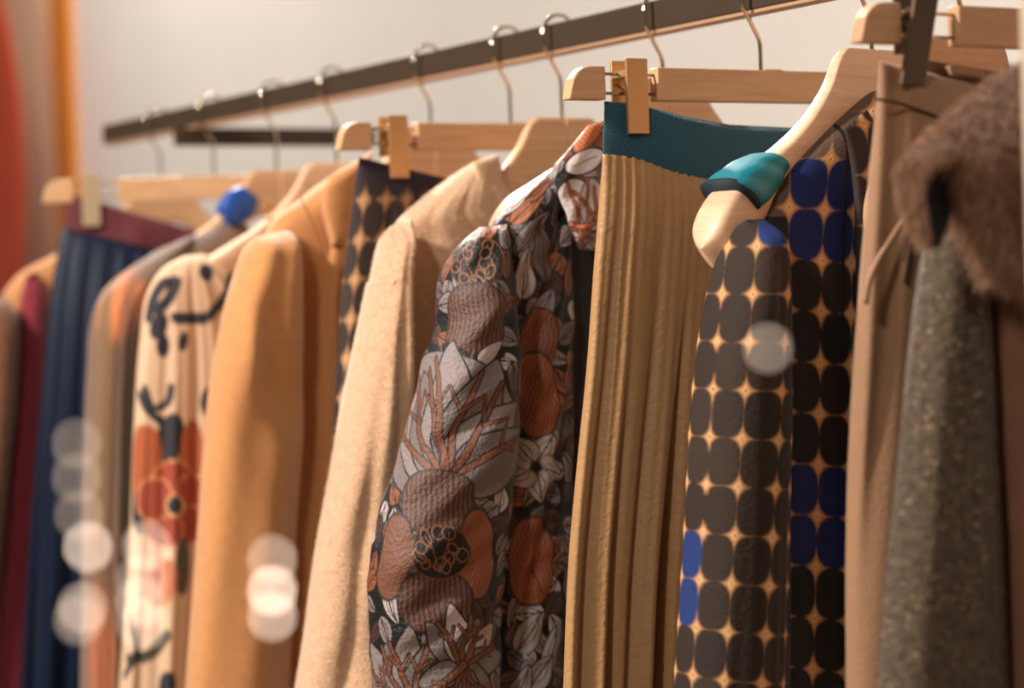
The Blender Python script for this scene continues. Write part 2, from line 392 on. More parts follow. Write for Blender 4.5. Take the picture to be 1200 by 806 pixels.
Fs = {1: Frame(190), 2: Frame(252, 12), 3: Frame(325), 4: Frame(395), 5: Frame(506), 6: Frame(599), 7: Frame(659), 8: Frame(778),
      9: Frame(892), 10: Frame(1022, 40), 20: Frame(1127), 11: Frame(1255), 12: Frame(1345)}
for k, F in Fs.items(): F.k = k
def vtop(i, x, y): return Fs[i].uv(x, y)[1]
shoulder_hanger(Fs[1], vtop(1, 190, 214), 'wooden shoulder hanger farthest along the rail, seen under the first clip hanger bar')
clip_hanger(Fs[2], vtop(2, 252, 206), 'blurred wooden clip hanger at the far left holding the navy skirt', k=1.13, cs=.008, clipmat=mat('pale_clip_metal', (190, 165, 130), rough=0.45, metal=0.4))
shoulder_hanger(Fs[3], vtop(3, 325, 199), 'blurred wooden shoulder hanger with a blue strap over its neck')
shoulder_hanger(Fs[4], vtop(4, 395, 190), 'wooden shoulder hanger with a bare sloping arm above the cream printed dress', m=woodp, k=1.08)
shoulder_hanger(Fs[5], vtop(5, 506, 149), 'wooden shoulder hanger inside the camel coat')
clip_hanger(Fs[6], vtop(6, 599, 145), 'wooden clip hanger holding the dark star-patterned trousers behind the cream coat')
shoulder_hanger(Fs[7], vtop(7, 659, 138), 'wooden shoulder hanger rising out of the fuzzy cream coat')
shoulder_hanger(Fs[8], vtop(8, 778, 92), 'wooden shoulder hanger inside the floral brocade jacket, mostly behind the skirt hanger')
clip_hanger(Fs[9], vtop(9, 892, 83), 'sharp wooden clip hanger holding the pleated tan skirt by its teal waistband')
shoulder_hanger(Fs[10], vtop(10, 1022, 58), 'pale wooden shoulder hanger with a bulbous end and a teal strap', m=woodp, k=1.06)
shoulder_hanger(Fs[20], vtop(20, 1127, 44), 'wooden shoulder hanger behind the khaki trousers at the upper right', m=mat('brown_beech_wood', (200, 152, 112), rough=0.45, wood=True), reach=0.35)
clip_hanger(Fs[11], vtop(11, 1255, 14), 'blurred wooden clip hanger with a shaded clip at the top right holding khaki trousers', clipmat=shadedclip, cliptilt=0.016, cs=.009, k=1.0, m=mat('brown_beech_wood'))
shoulder_hanger(Fs[12], vtop(12, 1345, 30), 'wooden shoulder hanger inside the fur-collared coat beyond the right edge')

# ------------------------------------------------------------------ pattern painting (fabric dye)
class Paint:
    def __init__(s, X, Y, base): s.X = X; s.Y = Y; s.C = np.tile(lin(base), (len(X), 1))
    def put(s, m, col, k=1.0):
        m = np.clip(m, 0, 1)[:, None] * k; s.C = s.C * (1 - m) + (lin(col) if np.ndim(col) == 1 else col) * m
    def loc(s, cx, cy, a):
        dx, dy = s.X - cx, s.Y - cy; c, n = math.cos(R_(a)), math.sin(R_(a)); return dx * c + dy * n, -dx * n + dy * c
    def ell(s, cx, cy, rx, ry, a=0, col=(0, 0, 0), edge=None, ew=1.6, stripe=None, p=2.0, soft=1.0):
        x, y = s.loc(cx, cy, a); q = (np.abs(x / rx) ** p + np.abs(y / ry) ** p) ** (1 / p); d = (q - 1) * min(rx, ry)
        if edge is not None: s.put(0.5 - (d - ew) / soft, edge)
        s.put(0.5 - d / soft, col)
        if stripe is not None:
            per, c2, st = stripe[:3]; wob = stripe[3] if len(stripe) > 3 else 0
            f = np.sin((x + wob * np.sin(y * 0.35)) * 2 * math.pi / per)
            s.put((0.5 - d / soft) * np.clip(f * 1.5, 0, 1), c2, st)
    def petal(s, x0, y0, x1, y1, wd, col, edge=None, ew=1.5, vein=None, stripe=None):
        """tear-shaped petal from base to tip"""
        L = math.hypot(x1 - x0, y1 - y0); a = math.degrees(math.atan2(y1 - y0, x1 - x0))
        x, y = s.loc(x0, y0, a); t = np.clip(x / L, 0, 1); h = wd * np.sin(math.pi * t ** 0.65) ** 0.7 + 1e-3
        d = np.maximum(np.abs(y) - h, np.maximum(-x, x - L))
        if edge is not None: s.put(0.5 - (d - ew), edge)
        s.put(0.5 - d, col)
        if stripe is not None: s.put((0.5 - d) * np.clip(np.sin(x * 2 * math.pi / stripe[0] + y * 0.5) * 1.5, 0, 1), stripe[1], stripe[2])
        if vein is not None:
            s.put((0.5 - d) * np.clip(1.1 - np.abs(y), 0, 1), vein)
            for q in (-1, 1): s.put((0.5 - d) * np.clip(1 - np.abs(y - q * 0.45 * h * np.sin(math.pi * t)), 0, 1), vein, 0.7)
    def line(s, pts, wd, col, edge=None, ew=1.3, taper=1.0):
        D = np.full(len(s.X), 1e9); n = len(pts) - 1
        if n >= 2:
            A = catmull(np.array([[*p, *p] for p in pts], float), n * 5 + 1)[:, :2]
        else: A = np.array(pts, float)
        for k in range(len(A) - 1):
            a, b = A[k], A[k + 1]; ab = b - a; t = np.clip(((s.X - a[0]) * ab[0] + (s.Y - a[1]) * ab[1]) / (ab.dot(ab) + 1e-9), 0, 1)
            ww = wd * (1 + (taper - 1) * (k + t) / (len(A) - 1))
            D = np.minimum(D, np.hypot(s.X - a[0] - t * ab[0], s.Y - a[1] - t * ab[1]) - ww / 2)
        if edge is not None: s.put(0.5 - (D - ew), edge)
        s.put(0.5 - D, col)

BLK = (17, 13, 12); GRY = (138, 122, 118); GRD = (104, 90, 86); LIL = (186, 168, 162); RUS = (142, 80, 50); BRN = (74, 47, 36); DBR = (52, 34, 28); ORG = (168, 98, 62)
def floral(X, Y):
    p = Paint(X, Y, BLK); r = random.Random(5)
    # filler leaves
    for gy in range(120, 1100, 27):
        for gx in range(330, 790, 30):
            x = gx + r.uniform(-9, 9); y = gy + r.uniform(-9, 9); a = r.uniform(0, 6.28); L = r.uniform(26, 42)
            if p.X.min() - 40 > x or p.X.max() + 40 < x: continue
            c = r.choice([GRY, GRD, GRD, LIL, GRY, BRN, RUS])
            p.petal(x - L/2*math.cos(a), y - L/2*math.sin(a), x + L/2*math.cos(a), y + L/2*math.sin(a), r.uniform(8, 13), c, BLK, 2.0, vein=(40, 27, 22))
    return p
def branch_flower(p, cx, cy, sc, rot=0, petc=GRY, brc=(122, 72, 48), n=7, spread=150):
    for k in range(n):
        a = R_(-90 + rot + (k - (n - 1) / 2) * spread / (n - 1)); L = sc * (1.0 + 0.12 * math.sin(k * 2.3))
        p.petal(cx + 8*math.cos(a), cy + 8*math.sin(a), cx + L * math.cos(a), cy + L * math.sin(a), sc * 0.235, petc if k % 2 else (118, 104, 100), (24, 18, 16), 2.6, vein=None)
        # fine weave lines
    for k in range(n - 1):
        a = R_(-90 + rot + (k + 0.5 - (n - 1) / 2) * spread / (n - 1)); L = sc * 0.88; b = a + (0.25 if k % 2 else -0.25)
        p.line([(cx, cy), (cx + L*0.5*math.cos(a), cy + L*0.5*math.sin(a)), (cx + L*math.cos(b*0.4 + a*0.6), cy + L*math.sin(b*0.4 + a*0.6))], 8.0, brc, (36, 22, 16), 1.8, taper=0.5)
        e = (cx + L*0.62*math.cos(a), cy + L*0.62*math.sin(a))
        for q in (-1, 1):
            p.line([e, (e[0] + sc*0.22*math.cos(a + q*0.7), e[1] + sc*0.22*math.sin(a + q*0.7))], 4.4, brc, (36, 22, 16), 1.3, taper=0.5)
def swirl_heart(p, cx, cy, rx, ry):
    p.ell(cx, cy, rx, ry, 0, (34, 26, 22), (120, 74, 46), 1.5)
    q = random.Random(int(cx))
    for k in range(11):
        a = k / 11 * 2 * math.pi + q.uniform(-.2, .2); f = q.uniform(.35, .8); x = cx + rx*f*math.cos(a); y = cy + ry*f*math.sin(a)
        p.ell(x, y, rx*q.uniform(.12, .24), ry*q.uniform(.14, .26), q.uniform(0, 90), (26, 20, 18), (146, 92, 60), 1.5)
        p.line([(cx, cy + ry * .75), (x, y)], 1.5, (134, 82, 52)) if k % 2 else None
def dome(p, cx, cy, rx, ry, a=0, c=BRN, s2=(118, 78, 62), per=6.5):
    p.ell(cx, cy, rx, ry, a, c, DBR, 2.2, stripe=(per, s2, 0.75, 0.4), p=2.5)
    p.ell(cx, cy, rx, ry, a, c, None, stripe=None) if False else None
def jacket_sleeve_paint(X, Y):
    p = floral(X, Y)
    for (x0, y0, x1, y1, wd, c) in ((525, 300, 560, 262, 9, LIL), (560, 285, 590, 245, 9, ORG), (585, 270, 620, 230, 8, LIL), (540, 292, 575, 262, 8, RUS)):
        p.petal(x0, y0, x1, y1, wd, c, BLK, 1.5, vein=(120, 66, 40))
    swirl_heart(p, 556, 308, 36, 30); dome(p, 553, 374, 43, 40)
    p.ell(530, 412, 22, 9, 20, BLK); p.ell(575, 416, 24, 9, -10, BLK); p.petal(560, 425, 592, 400, 9, LIL, BLK)
    p.ell(505, 490, 105, 78, 0, (128, 114, 110), BLK, 2)
    branch_flower(p, 521, 560, 150, rot=2, n=7, spread=140)
    p.line([(521, 575), (519, 530), (512, 470), (500, 420)], 9, (122, 72, 48), DBR, 1.6, taper=0.6)
    dome(p, 512, 585, 46, 36)
    p.ell(563, 643, 24, 50, 0, (146, 82, 52), DBR, 2, stripe=(5.5, (120, 66, 42), 0.8, 2.2), p=2.6)
    p.ell(455, 650, 24, 48, 8, (118, 74, 54), DBR, 2, stripe=(6, (112, 68, 48), 0.7, 1.5), p=2.4)
    dome(p, 512, 700, 44, 36); swirl_heart(p, 516, 642, 38, 30)
    branch_flower(p, 480, 830, 95, rot=-12, n=6, spread=110); branch_flower(p, 545, 775, 70, rot=18, petc=LIL, n=5, spread=120)
    branch_flower(p, 545, 770, 60, rot=185, petc=GRY, n=5, spread=120)
    for cy in (960, 1080): dome(p, 510, cy, 46, 36); swirl_heart(p, 550, cy - 50, 34, 30)
    return weave(p)
def weave(p):
    k = 1 + 0.09 * np.sin(p.X * 3.1) * np.sin(p.Y * 2.6) + 0.06 * np.sin(p.X * 1.3 + p.Y * 0.9)
    return p.C * k[:, None]
def jacket_front_paint(X, Y):
    p = floral(X, Y)
    for (x0, y0, x1, y1, wd, c) in ((600, 262, 640, 222, 10, ORG), (585, 250, 625, 218, 8, LIL), (615, 235, 650, 208, 8, RUS), (605, 300, 650, 250, 15, GRY), (612, 350, 622, 290, 15, LIL), (650, 330, 640, 260, 13, GRD), (625, 385, 660, 340, 13, GRY),
                                (610, 405, 655, 372, 13, RUS)):
        p.petal(x0, y0, x1, y1, wd, c, BLK, 1.6, vein=(60, 40, 34))
    p.ell(634, 400, 26, 38, 14, (140, 78, 50), DBR, 2, stripe=(6, (96, 56, 40), 0.8, 1), p=2.4)
    p.ell(632, 462, 28, 48, -6, (156, 86, 50), DBR, 2, stripe=(5.5, (112, 60, 38), 0.8, 2.0), p=2.6)
    for k in range(5):
        a = R_(k * 72 - 60); p.petal(632 + 4*math.cos(a), 545 + 4*math.sin(a), 632 + 42*math.cos(a), 545 + 42*math.sin(a), 17, (186, 172, 166), BLK, 1.6, vein=(60, 50, 46))
    p.ell(632, 545, 7, 6, 0, (34, 26, 24), (100, 80, 70), 1.5)
    p.ell(626, 655, 31, 50, 0, (154, 84, 50), DBR, 2.2, stripe=(6, (120, 64, 40), 0.8, 2.2), p=2.6)
    p.line([(632, 608), (628, 640), (640, 690)], 1.8, DBR)
    for (x0, y0, x1, y1, wd) in ((610, 760, 640, 715, 15), (650, 780, 662, 730, 12), (625, 800, 655, 765, 14), (605, 830, 622, 775, 13), (640, 850, 660, 800, 14)):
        p.petal(x0, y0, x1, y1, wd, (172, 156, 150), BLK, 1.8, vein=(70, 58, 52))
    for cy in (930, 1060): p.ell(630, cy, 30, 46, 0, (154, 84, 50), DBR, 2, stripe=(6, (120, 64, 40), 0.8, 2))
    return weave(p)
def jacket_collar_paint(X, Y):
    p = Paint(X, Y, (170, 152, 146)); r = random.Random(3)
    for gy in range(130, 320, 26):
        for gx in range(635, 780, 26):
            a = r.uniform(0, 6.28); p.petal(gx, gy, gx + 28*math.cos(a), gy + 28*math.sin(a), 10, r.choice([LIL, LIL, GRY, RUS]), BLK, 1.4, vein=(110, 62, 40))
    p.ell(690, 158, 26, 12, -50, (204, 116, 74), BLK, 1.5, stripe=(5, (150, 80, 52), 0.6))
    p.ell(670, 200, 40, 9, -42, (40, 32, 30)); p.ell(688, 190, 26, 13, -20, (222, 206, 200), BLK, 2); p.line([(672, 196), (704, 184)], 1.2, (80, 66, 60))
    p.ell(672, 238, 24, 28, 20, (212, 196, 190), BLK, 1.5); p.ell(698, 240, 18, 30, 0, (206, 190, 184), BLK, 1.3)
    for q in ((664, 215, 680, 285), (690, 210, 682, 280), (702, 220, 690, 270), (672, 225, 700, 262)):
        p.line([(q[0], q[1]), ((q[0]+q[2])/2 + 5, (q[1]+q[3])/2), (q[2], q[3])], 3.2, (176, 100, 62), DBR, 1)
    p.line([(668, 262), (685, 266), (705, 260)], 5, (190, 108, 66), DBR, 1.2)
    return weave(p)

def dots(cw, ch, x0, y0, skew, pal, tan=(196, 140, 92), bow=0.0, p=2.5, r=0.515, alt=None, altc=(26, 36, 84)):
    def f(X, Y):
        q = Paint(X, Y, tan); yy = (Y - y0 - skew * (X - x0)) / ch; xx = (X - x0 - bow * (Y - y0)) / cw
        i = np.floor(xx); j = np.floor(yy); fx = xx - i - 0.5; fy = yy - j - 0.5
        h = np.abs(np.sin(i * 12.9898 + j * 78.233) * 43758.5453) % 1
        cols = np.array([lin(c) for c in pal]); c = cols[(h * len(pal)).astype(int) % len(pal)]
        if alt is not None: c = np.where(alt(i, j)[:, None], lin(altc), c)
        d = ((np.abs(fx) / r) ** p + (np.abs(fy) / r) ** p) ** (1 / p)
        gx = np.abs(np.abs(fx) - 0.5) ; gy = np.abs(np.abs(fy) - 0.5)
        q.put((0.16 - (gx * 1.0 + gy * 1.0)) * 8, (238, 190, 130), 0.8)
        q.put((1.0 - d) * 9 + 0.5, c)
        q.put((0.035 - np.hypot(gx, gy)) * 50, (96, 62, 40))
        return q.C
    return f

# ------------------------------------------------------------------ garments
def garment(name, label, cat, F, vbot): return root(name, label, cat, F.P(0, vbot))
def wav(n, amp, ph=0.0, grow=0.8, n2=2.3):
    def f(a, r, X, Y):
        return amp * (r ** grow) * (np.sin(2 * math.pi * n * a + ph + 1.2 * r) + 0.4 * np.sin(2 * math.pi * n * n2 * a + 1.7 * ph - 2 * r))
    return f
FL = 1100   # hem, in the same traced units, below the frame

# 1 far-left brown coat with crimson front
F = Fs[1]; g = garment('brown_coat', 'brown coat with a crimson front strip, hanging farthest left on the rail', 'coat', F, 0.95)
tan1 = mat('tan_wool', (190, 128, 78), rough=0.95, sheen=0.3, var=0.12, vscale=30); brn1 = mat('brown_wool', (112, 70, 42), rough=0.95, sheen=0.3, var=0.25, vscale=60)
crim = mat('crimson_wool', (128, 36, 46), rough=0.95, sheen=0.2, var=0.2, vscale=60)
loft('body', F, [(120, 268, 150, 262, .01), (60, 300, 170, 285, .03), (20, 322, 190, 330, .04), (-6, 360, 200, 380, .045), (-20, 500, 210, 500, .045), (-40, 806, 220, 806, .05), (-60, FL, 230, FL, .05)], tan1, g, M=70, nf=50, fold=wav(3, .008))
loft('front_strip', F, [(30, 322, 46, 318, .01), (22, 350, 54, 348, .02), (16, 420, 56, 420, .025), (4, 600, 44, 600, .025), (-14, 806, 34, 806, .03), (-30, FL, 30, FL, .03)], crim, g, M=60, nf=30, w=0.035)
loft('sleeve', F, [(-14, 352, 8, 346, .01), (-24, 370, 24, 372, .03), (-28, 440, 24, 440, .035), (-40, 600, 8, 600, .035), (-60, 806, -12, 806, .035), (-70, FL, -22, FL, .03)], brn1, g, M=60, nf=30, w=0.045)

# 2 navy skirt with maroon waistband
F = Fs[2]; g = garment('navy_skirt', 'blurred navy satin skirt with a maroon waistband under the far-left clip hanger', 'skirt', F, 0.95)
loft('waistband', F, [(80, 226, 236, 272, .007), (77, 246, 234, 288, .010), (74, 268, 232, 304, .010)], mat('maroon_knit', (96, 36, 40), rough=0.8, var=0.15), g, M=24, nf=50, cap=(.1, 0), fold=wav(2, .002))
loft('skirt_panel', F, [(75, 258, 233, 300, .012), (66, 300, 236, 330, .018), (57, 360, 238, 380, .024), (48, 460, 240, 460, .028), (36, 600, 242, 600, .03), (24, 806, 244, 806, .035), (14, FL, 250, FL, .035)],
     mat('navy_satin', (8, 22, 46), rough=0.5, spec=0.35, bump=(60, .2)), g, M=100, nf=160, fold=wav(7, .012, 0.6))

# 3 grey-brown garment with orange shoulder
F = Fs[3]; g = garment('mottled_knit_coat', 'blurred grey-brown knit coat with an orange shoulder beside the navy skirt', 'coat', F, 0.95)
def p3(X, Y):
    p = Paint(X, Y, (118, 86, 66)); p.ell(136, 356, 36, 42, 15, (206, 120, 74), soft=16); p.ell(210, 290, 60, 20, -30, (118, 96, 82), soft=12)
    p.ell(118, 460, 13, 190, 0, (122, 92, 60), soft=10); p.ell(152, 560, 14, 230, 0, (92, 74, 62), soft=10); p.ell(116, 770, 20, 80, 0, (168, 96, 58), soft=14)
    p.C *= (1 + 0.12 * np.sin(X * .5 + 3 * np.sin(Y * .05)) * np.sin(Y * 0.23))[:, None]; return p.C
m3 = mat('mottled_knit', attr=True, rough=0.95, sheen=0.3, bump=(120, .6))
loft('body', F, [(262, 258, 280, 254, .012), (215, 280, 300, 275, .03), (170, 302, 320, 300, .04), (150, 340, 330, 340, .045), (140, 500, 330, 500, .045), (130, 806, 330, 806, .05), (124, FL, 330, FL, .05)], m3, g, M=90, nf=80, pattern=p3)
loft('sleeve', F, [(205, 284, 232, 272, .012), (150, 312, 200, 318, .032), (116, 340, 178, 350, .04), (101, 380, 166, 385, .042), (97, 430, 162, 430, .042), (92, 560, 158, 560, .042), (88, 806, 150, 806, .042), (84, FL, 146, FL, .035)], m3, g, M=110, nf=80, pattern=p3, w=0.02, fold=wav(2, .004))
# blue strap on hanger 3
bs = garment('blue_strap', 'bright blue satin strap folded over the blurred hanger beside the printed dress', 'strap', F, 0.2)
blue = mat('blue_satin', (18, 74, 156), rough=0.4, spec=0.6)
loft('strap_loop', F, [(280, 218, 302, 236, .012), (268, 224, 296, 250, .014), (255, 243, 274, 266, .013)], blue, bs, M=30, nf=30, cap=(0, 0), w=0.03, e=.5, fit=False)
loft('strap_tail', F, [(262, 250, 282, 246, .006), (260, 268, 276, 268, .007), (262, 300, 274, 300, .006)], blue, bs, M=20, nf=16, w=0.01)

# 4 cream printed dress
F = Fs[4]; g = garment('printed_dress', 'cream dress printed with black swirls and rust flowers, left of the camel coat', 'dress', F, 0.95)
CRM = (212, 176, 142); NV = (38, 36, 42); RB = (168, 84, 44)
def p4(X, Y):
    p = Paint(X, Y, CRM)
    p.line([(172, 372), (178, 350), (192, 332), (206, 330), (196, 352), (184, 362)], 13, NV); p.ell(190, 405, 8, 14, 0, NV); p.ell(243, 320, 9, 11, -30, NV)
    p.ell(214, 400, 6, 12, 10, NV); p.line([(205, 372), (235, 374), (262, 356), (276, 330), (285, 308)], 13, NV); p.ell(185, 382, 10, 16, 20, NV)
    p.line([(168, 455), (180, 478), (196, 470), (200, 452)], 9, NV); p.line([(160, 462), (178, 485), (200, 500)], 10, NV); p.ell(200, 512, 17, 30, 10, NV)
    p.ell(168, 555, 22, 58, 0, RB, p=3); p.ell(228, 530, 16, 40, 0, RB); p.ell(165, 598, 18, 26, 0, NV)
    for k in range(5):
        a = R_(k * 72 - 95); p.ell(206 + 26*math.cos(a), 590 + 30*math.sin(a), 21, 24, math.degrees(a), (158, 66, 44), (222, 150, 100), 2)
    p.ell(206, 590, 10, 11, 0, NV, (232, 180, 120), 2.5)
    p.ell(218, 660, 11, 34, 0, (84, 80, 60)); p.ell(190, 680, 20, 30, 20, (196, 120, 84)); p.line([(150, 770), (172, 765), (196, 740)], 14, (72, 60, 44)); p.ell(200, 800, 14, 20, 0, NV)
    p.line([(150, 720), (160, 760), (142, 790)], 8, NV); p.ell(250, 470, 12, 18, 0, NV); p.ell(262, 620, 14, 26, 0, RB)
    for y in (880, 980, 1070): p.ell(180, y, 24, 26, 0, RB); p.ell(240, y + 40, 14, 24, 20, NV)
    return p.C
m4 = mat('printed_crepe', attr=True, rough=0.75, bump=(50, .2))
loft('bodice_and_skirt', F, [(214, 300, 240, 297, .010), (190, 314, 272, 318, .024), (172, 342, 305, 345, .030), (163, 400, 330, 400, .034), (156, 500, 340, 500, .036), (150, 650, 345, 650, .04), (138, 806, 350, 806, .045), (125, FL, 360, FL, .05)], m4, g, M=240, nf=220, nb=110, pattern=p4, fold=wav(5, .009, 1.0))
# gold ring on hanger arm
rg = garment('gold_ring', 'small gold ring on the sloping hanger arm above the printed dress', 'ring', F, 0.15)
ru, rv = F.uv(316, 247, 0.02)
ring = [tuple(F.P(ru + 0.006 * math.cos(a), rv + 0.010 * math.sin(a), 0.0155 + 0.002 * math.cos(a))) for a in np.linspace(0, 2 * math.pi, 25)]
tube('band', ring, 0.0013, mat('gold', (220, 160, 80), rough=0.25, metal=1), rg, n=8)

# 5 camel coat
F = Fs[5]; g = garment('camel_coat', 'camel wool coat with a smooth rounded sleeve and notched collar', 'coat', F, 0.95)
cam5 = mat('camel_wool', (200, 136, 78), rough=0.9, sheen=0.45, var=0.07, vscale=90, bump=(420, .35))
def body_fold5(a, r, X, Y): return 0.006 * np.sin(a * 14 + r * 3) * r
loft('body', F, [(404, 197, 430, 190, .018), (376, 214, 470, 205, .028), (350, 234, 520, 230, .034), (322, 256, 560, 256, .036), (306, 285, 580, 285, .038), (300, 400, 585, 400, .040), (300, 560, 585, 560, .044), (296, 806, 590, 806, .05), (290, FL, 600, FL, .05)], cam5, g, M=160, nf=90, fold=body_fold5)
def sl5(a, r, X, Y):
    return 0.013 * np.exp(-((Y - 480 - (a - .8) * 120) / 45) ** 2) * np.sin(a * 6.5 + .6) - 0.006 * np.exp(-((Y - 600 - (a - .8) * 160) / 50) ** 2) * a  + 0.003 * np.sin(a * 9 + r * 5)
sl, sd = loft('sleeve', F, [(293, 279, 345, 268, .026), (283, 292, 352, 284, .036), (273, 315, 355, 315, .042), (257, 365, 356, 365, .044), (245, 430, 355, 430, .046), (236, 520, 354, 520, .046), (229, 620, 350, 620, .046), (222, 720, 344, 720, .044), (216, 806, 340, 806, .044), (206, FL - 20, 330, FL - 20, .036)], cam5, g, M=240, nf=110, fold=sl5, w=0.028)
loft('collar', F, [(388, 205, 440, 176, .008), (378, 222, 430, 195, .012), (377, 240, 424, 225, .012), (381, 262, 414, 255, .011), (386, 282, 408, 278, .009), (388, 291, 405, 288, .004)], cam5, g, M=60, nf=50, cap=(.08, .08), w=0.050)
loft('lapel', F, [(388, 288, 404, 286, .004), (382, 330, 396, 330, .006), (384, 420, 394, 420, .006), (382, 600, 392, 600, .006), (380, 806, 390, 806, .006)], cam5, g, M=50, nf=20, w=0.046)
tube('shoulder_seam', [tuple(F.P(*F.uv(x, y, .058), .0585 - .0)) for x, y in ((352, 232), (362, 252), (372, 275), (378, 300))], 0.0007, mat('brown_thread', (150, 92, 40), rough=.9), g, n=6, M=20)

# 6 dark patterned trousers
F = Fs[6]; g = garment('patterned_trousers', 'dark purple-brown trousers with gold star pattern on the middle clip hanger', 'trousers', F, 0.95)
m6 = mat('star_print', attr=True, rough=0.8, spec=.25, bump=(200, .3))
pat6 = dots(27, 46, 404, 190, -0.05, [(54, 42, 42), (62, 48, 44), (48, 38, 42), (58, 46, 40)], (176, 130, 90), bow=-0.12, r=.5, p=2.0)
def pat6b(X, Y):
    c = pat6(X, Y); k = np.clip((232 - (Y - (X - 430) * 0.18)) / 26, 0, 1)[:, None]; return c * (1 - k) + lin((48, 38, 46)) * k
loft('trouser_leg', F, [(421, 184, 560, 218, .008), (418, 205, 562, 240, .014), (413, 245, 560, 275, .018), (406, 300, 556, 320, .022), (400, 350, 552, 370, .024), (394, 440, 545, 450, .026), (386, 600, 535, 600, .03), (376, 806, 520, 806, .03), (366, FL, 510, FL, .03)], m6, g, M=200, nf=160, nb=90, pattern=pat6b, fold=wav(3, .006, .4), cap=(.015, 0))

# 7 fuzzy cream coat
F = Fs[7]; g = garment('cream_wool_coat', 'fuzzy cream-beige wool coat between the camel coat and the floral jacket', 'coat', F, 0.95)
crm7 = mat('cream_mohair', (214, 170, 132), rough=0.95, sheen=0.6, var=0.10, vscale=110, bump=(380, .8))
fz7 = mat('cream_fibre', (228, 186, 144), rough=0.9)
b7, bd7 = loft('body', F, [(556, 189, 584, 180, .014), (530, 206, 586, 196, .020), (500, 228, 592, 222, .030), (474, 250, 610, 246, .034), (458, 280, 680, 280, .038), (452, 330, 735, 330, .042), (450, 500, 735, 500, .042), (440, 806, 735, 806, .05), (430, FL, 735, FL, .05)], crm7, g, M=160, nf=90, fold=wav(4, .006, 2))
def sl7(a, r, X, Y):
    return 0.008 * np.sin(a * 6.5 + r * 6) * r + 0.004 * np.sin(Y * .035 + a * 8) * r + 0.004 * np.sin(a * 13 - r * 9) * np.exp(-((Y - 450) / 150) ** 2) - 0.006 * np.exp(-((X - 440 + .12 * (Y - 300)) / 9) ** 2) * (Y > 330)
s7, sd7 = loft('sleeve', F, [(452, 268, 486, 250, .018), (442, 284, 488, 276, .032), (433, 312, 484, 320, .036), (422, 360, 484, 362, .040), (408, 430, 484, 430, .044), (391, 520, 482, 520, .046), (376, 600, 476, 600, .046), (361, 700, 468, 700, .046), (347, 806, 458, 806, .046), (325, FL, 440, FL, .038)], crm7, g, M=220, nf=100, fold=sl7, w=0.034)
loft('neck_band', F, [(556, 189, 584, 181, .004), (560, 215, 586, 208, .005), (566, 240, 588, 238, .005), (572, 262, 592, 262, .005)], crm7, g, M=40, nf=40, w=0.022, cap=(.1, .1))
fuzz('wool_fibres', sd7, fz7, s7, n=26000, length=0.0028, wid=0.00012, down=0.25, jit=.7)
fuzz('wool_fibres', bd7, fz7, b7, n=22000, length=0.0026, wid=0.00012, down=0.25, jit=.7)

# 8 floral brocade jacket
F = Fs[8]; g = garment('floral_jacket', 'brocade jacket with grey, rust and black flowers, beside the pleated skirt', 'jacket', F, 0.95)
m8 = mat('floral_brocade', attr=True, rough=0.55, spec=0.4, bump=(260, .8))
lin8 = mat('black_lining', (26, 20, 20), rough=0.7, sheen=.1, bump=(200, .4))
loft('lining', F, [(690, 160, 760, 150, .008), (652, 205, 800, 200, .018), (600, 260, 830, 260, .026), (590, 400, 830, 400, .028), (584, 600, 825, 600, .03), (580, 806, 820, 806, .03), (570, FL, 820, FL, .03)], lin8, g, M=120, nf=80, fold=wav(6, .003))
def fr8(a, r, X, Y): return 0.0035 * np.sin(a * 8 + Y * 0.02) + 0.0022 * np.sin(X * .21 + Y * .05) + 0.0012 * np.sin(Y * .16 + X * .1)
loft('front_panel', F, [(652, 194, 668, 190, .006), (630, 212, 668, 205, .014), (596, 242, 668, 235, .018), (572, 275, 667, 275, .020), (570, 320, 668, 320, .020), (575, 430, 671, 430, .020), (572, 560, 670, 560, .022), (566, 700, 662, 700, .022), (560, 806, 657, 806, .024), (550, FL, 650, FL, .024)], m8, g, M=560, nf=190, nb=80, pattern=jacket_front_paint, fold=fr8, w=0.022)
def sl8(a, r, X, Y): return 0.003 * np.sin(a * 9 + Y * 0.03) + 0.0022 * np.sin(Y * .07 + a * 4) + 0.0014 * np.sin(Y * .15 + X * .12)
loft('sleeve', F, [(560, 266, 598, 262, .012), (534, 290, 600, 288, .028), (520, 318, 601, 318, .036), (513, 348, 603, 348, .040), (511, 378, 605, 378, .042), (497, 420, 606, 420, .044), (485, 465, 607, 465, .046), (470, 530, 605, 530, .048), (447, 598, 594, 598, .048), (433, 655, 589, 655, .048), (432, 720, 586, 720, .048), (438, 806, 582, 806, .046), (444, FL, 575, FL, .04)], m8, g, M=640, nf=300, nb=150, pattern=jacket_sleeve_paint, fold=sl8, w=0.034, cap=(.02, 0))
loft('collar', F, [(690, 146, 745, 132, .006), (665, 178, 740, 160, .009), (649, 200, 736, 190, .010), (653, 220, 732, 218, .010), (664, 250, 726, 250, .009), (672, 275, 722, 276, .008), (679, 293, 718, 294, .006)], m8, g, M=200, nf=130, nb=60, cap=(.04, .015), fit=False, pattern=jacket_collar_paint, w=0.050, fold=lambda a, r, X, Y: 0.0016 * np.sin(X * .25 + Y * .12))

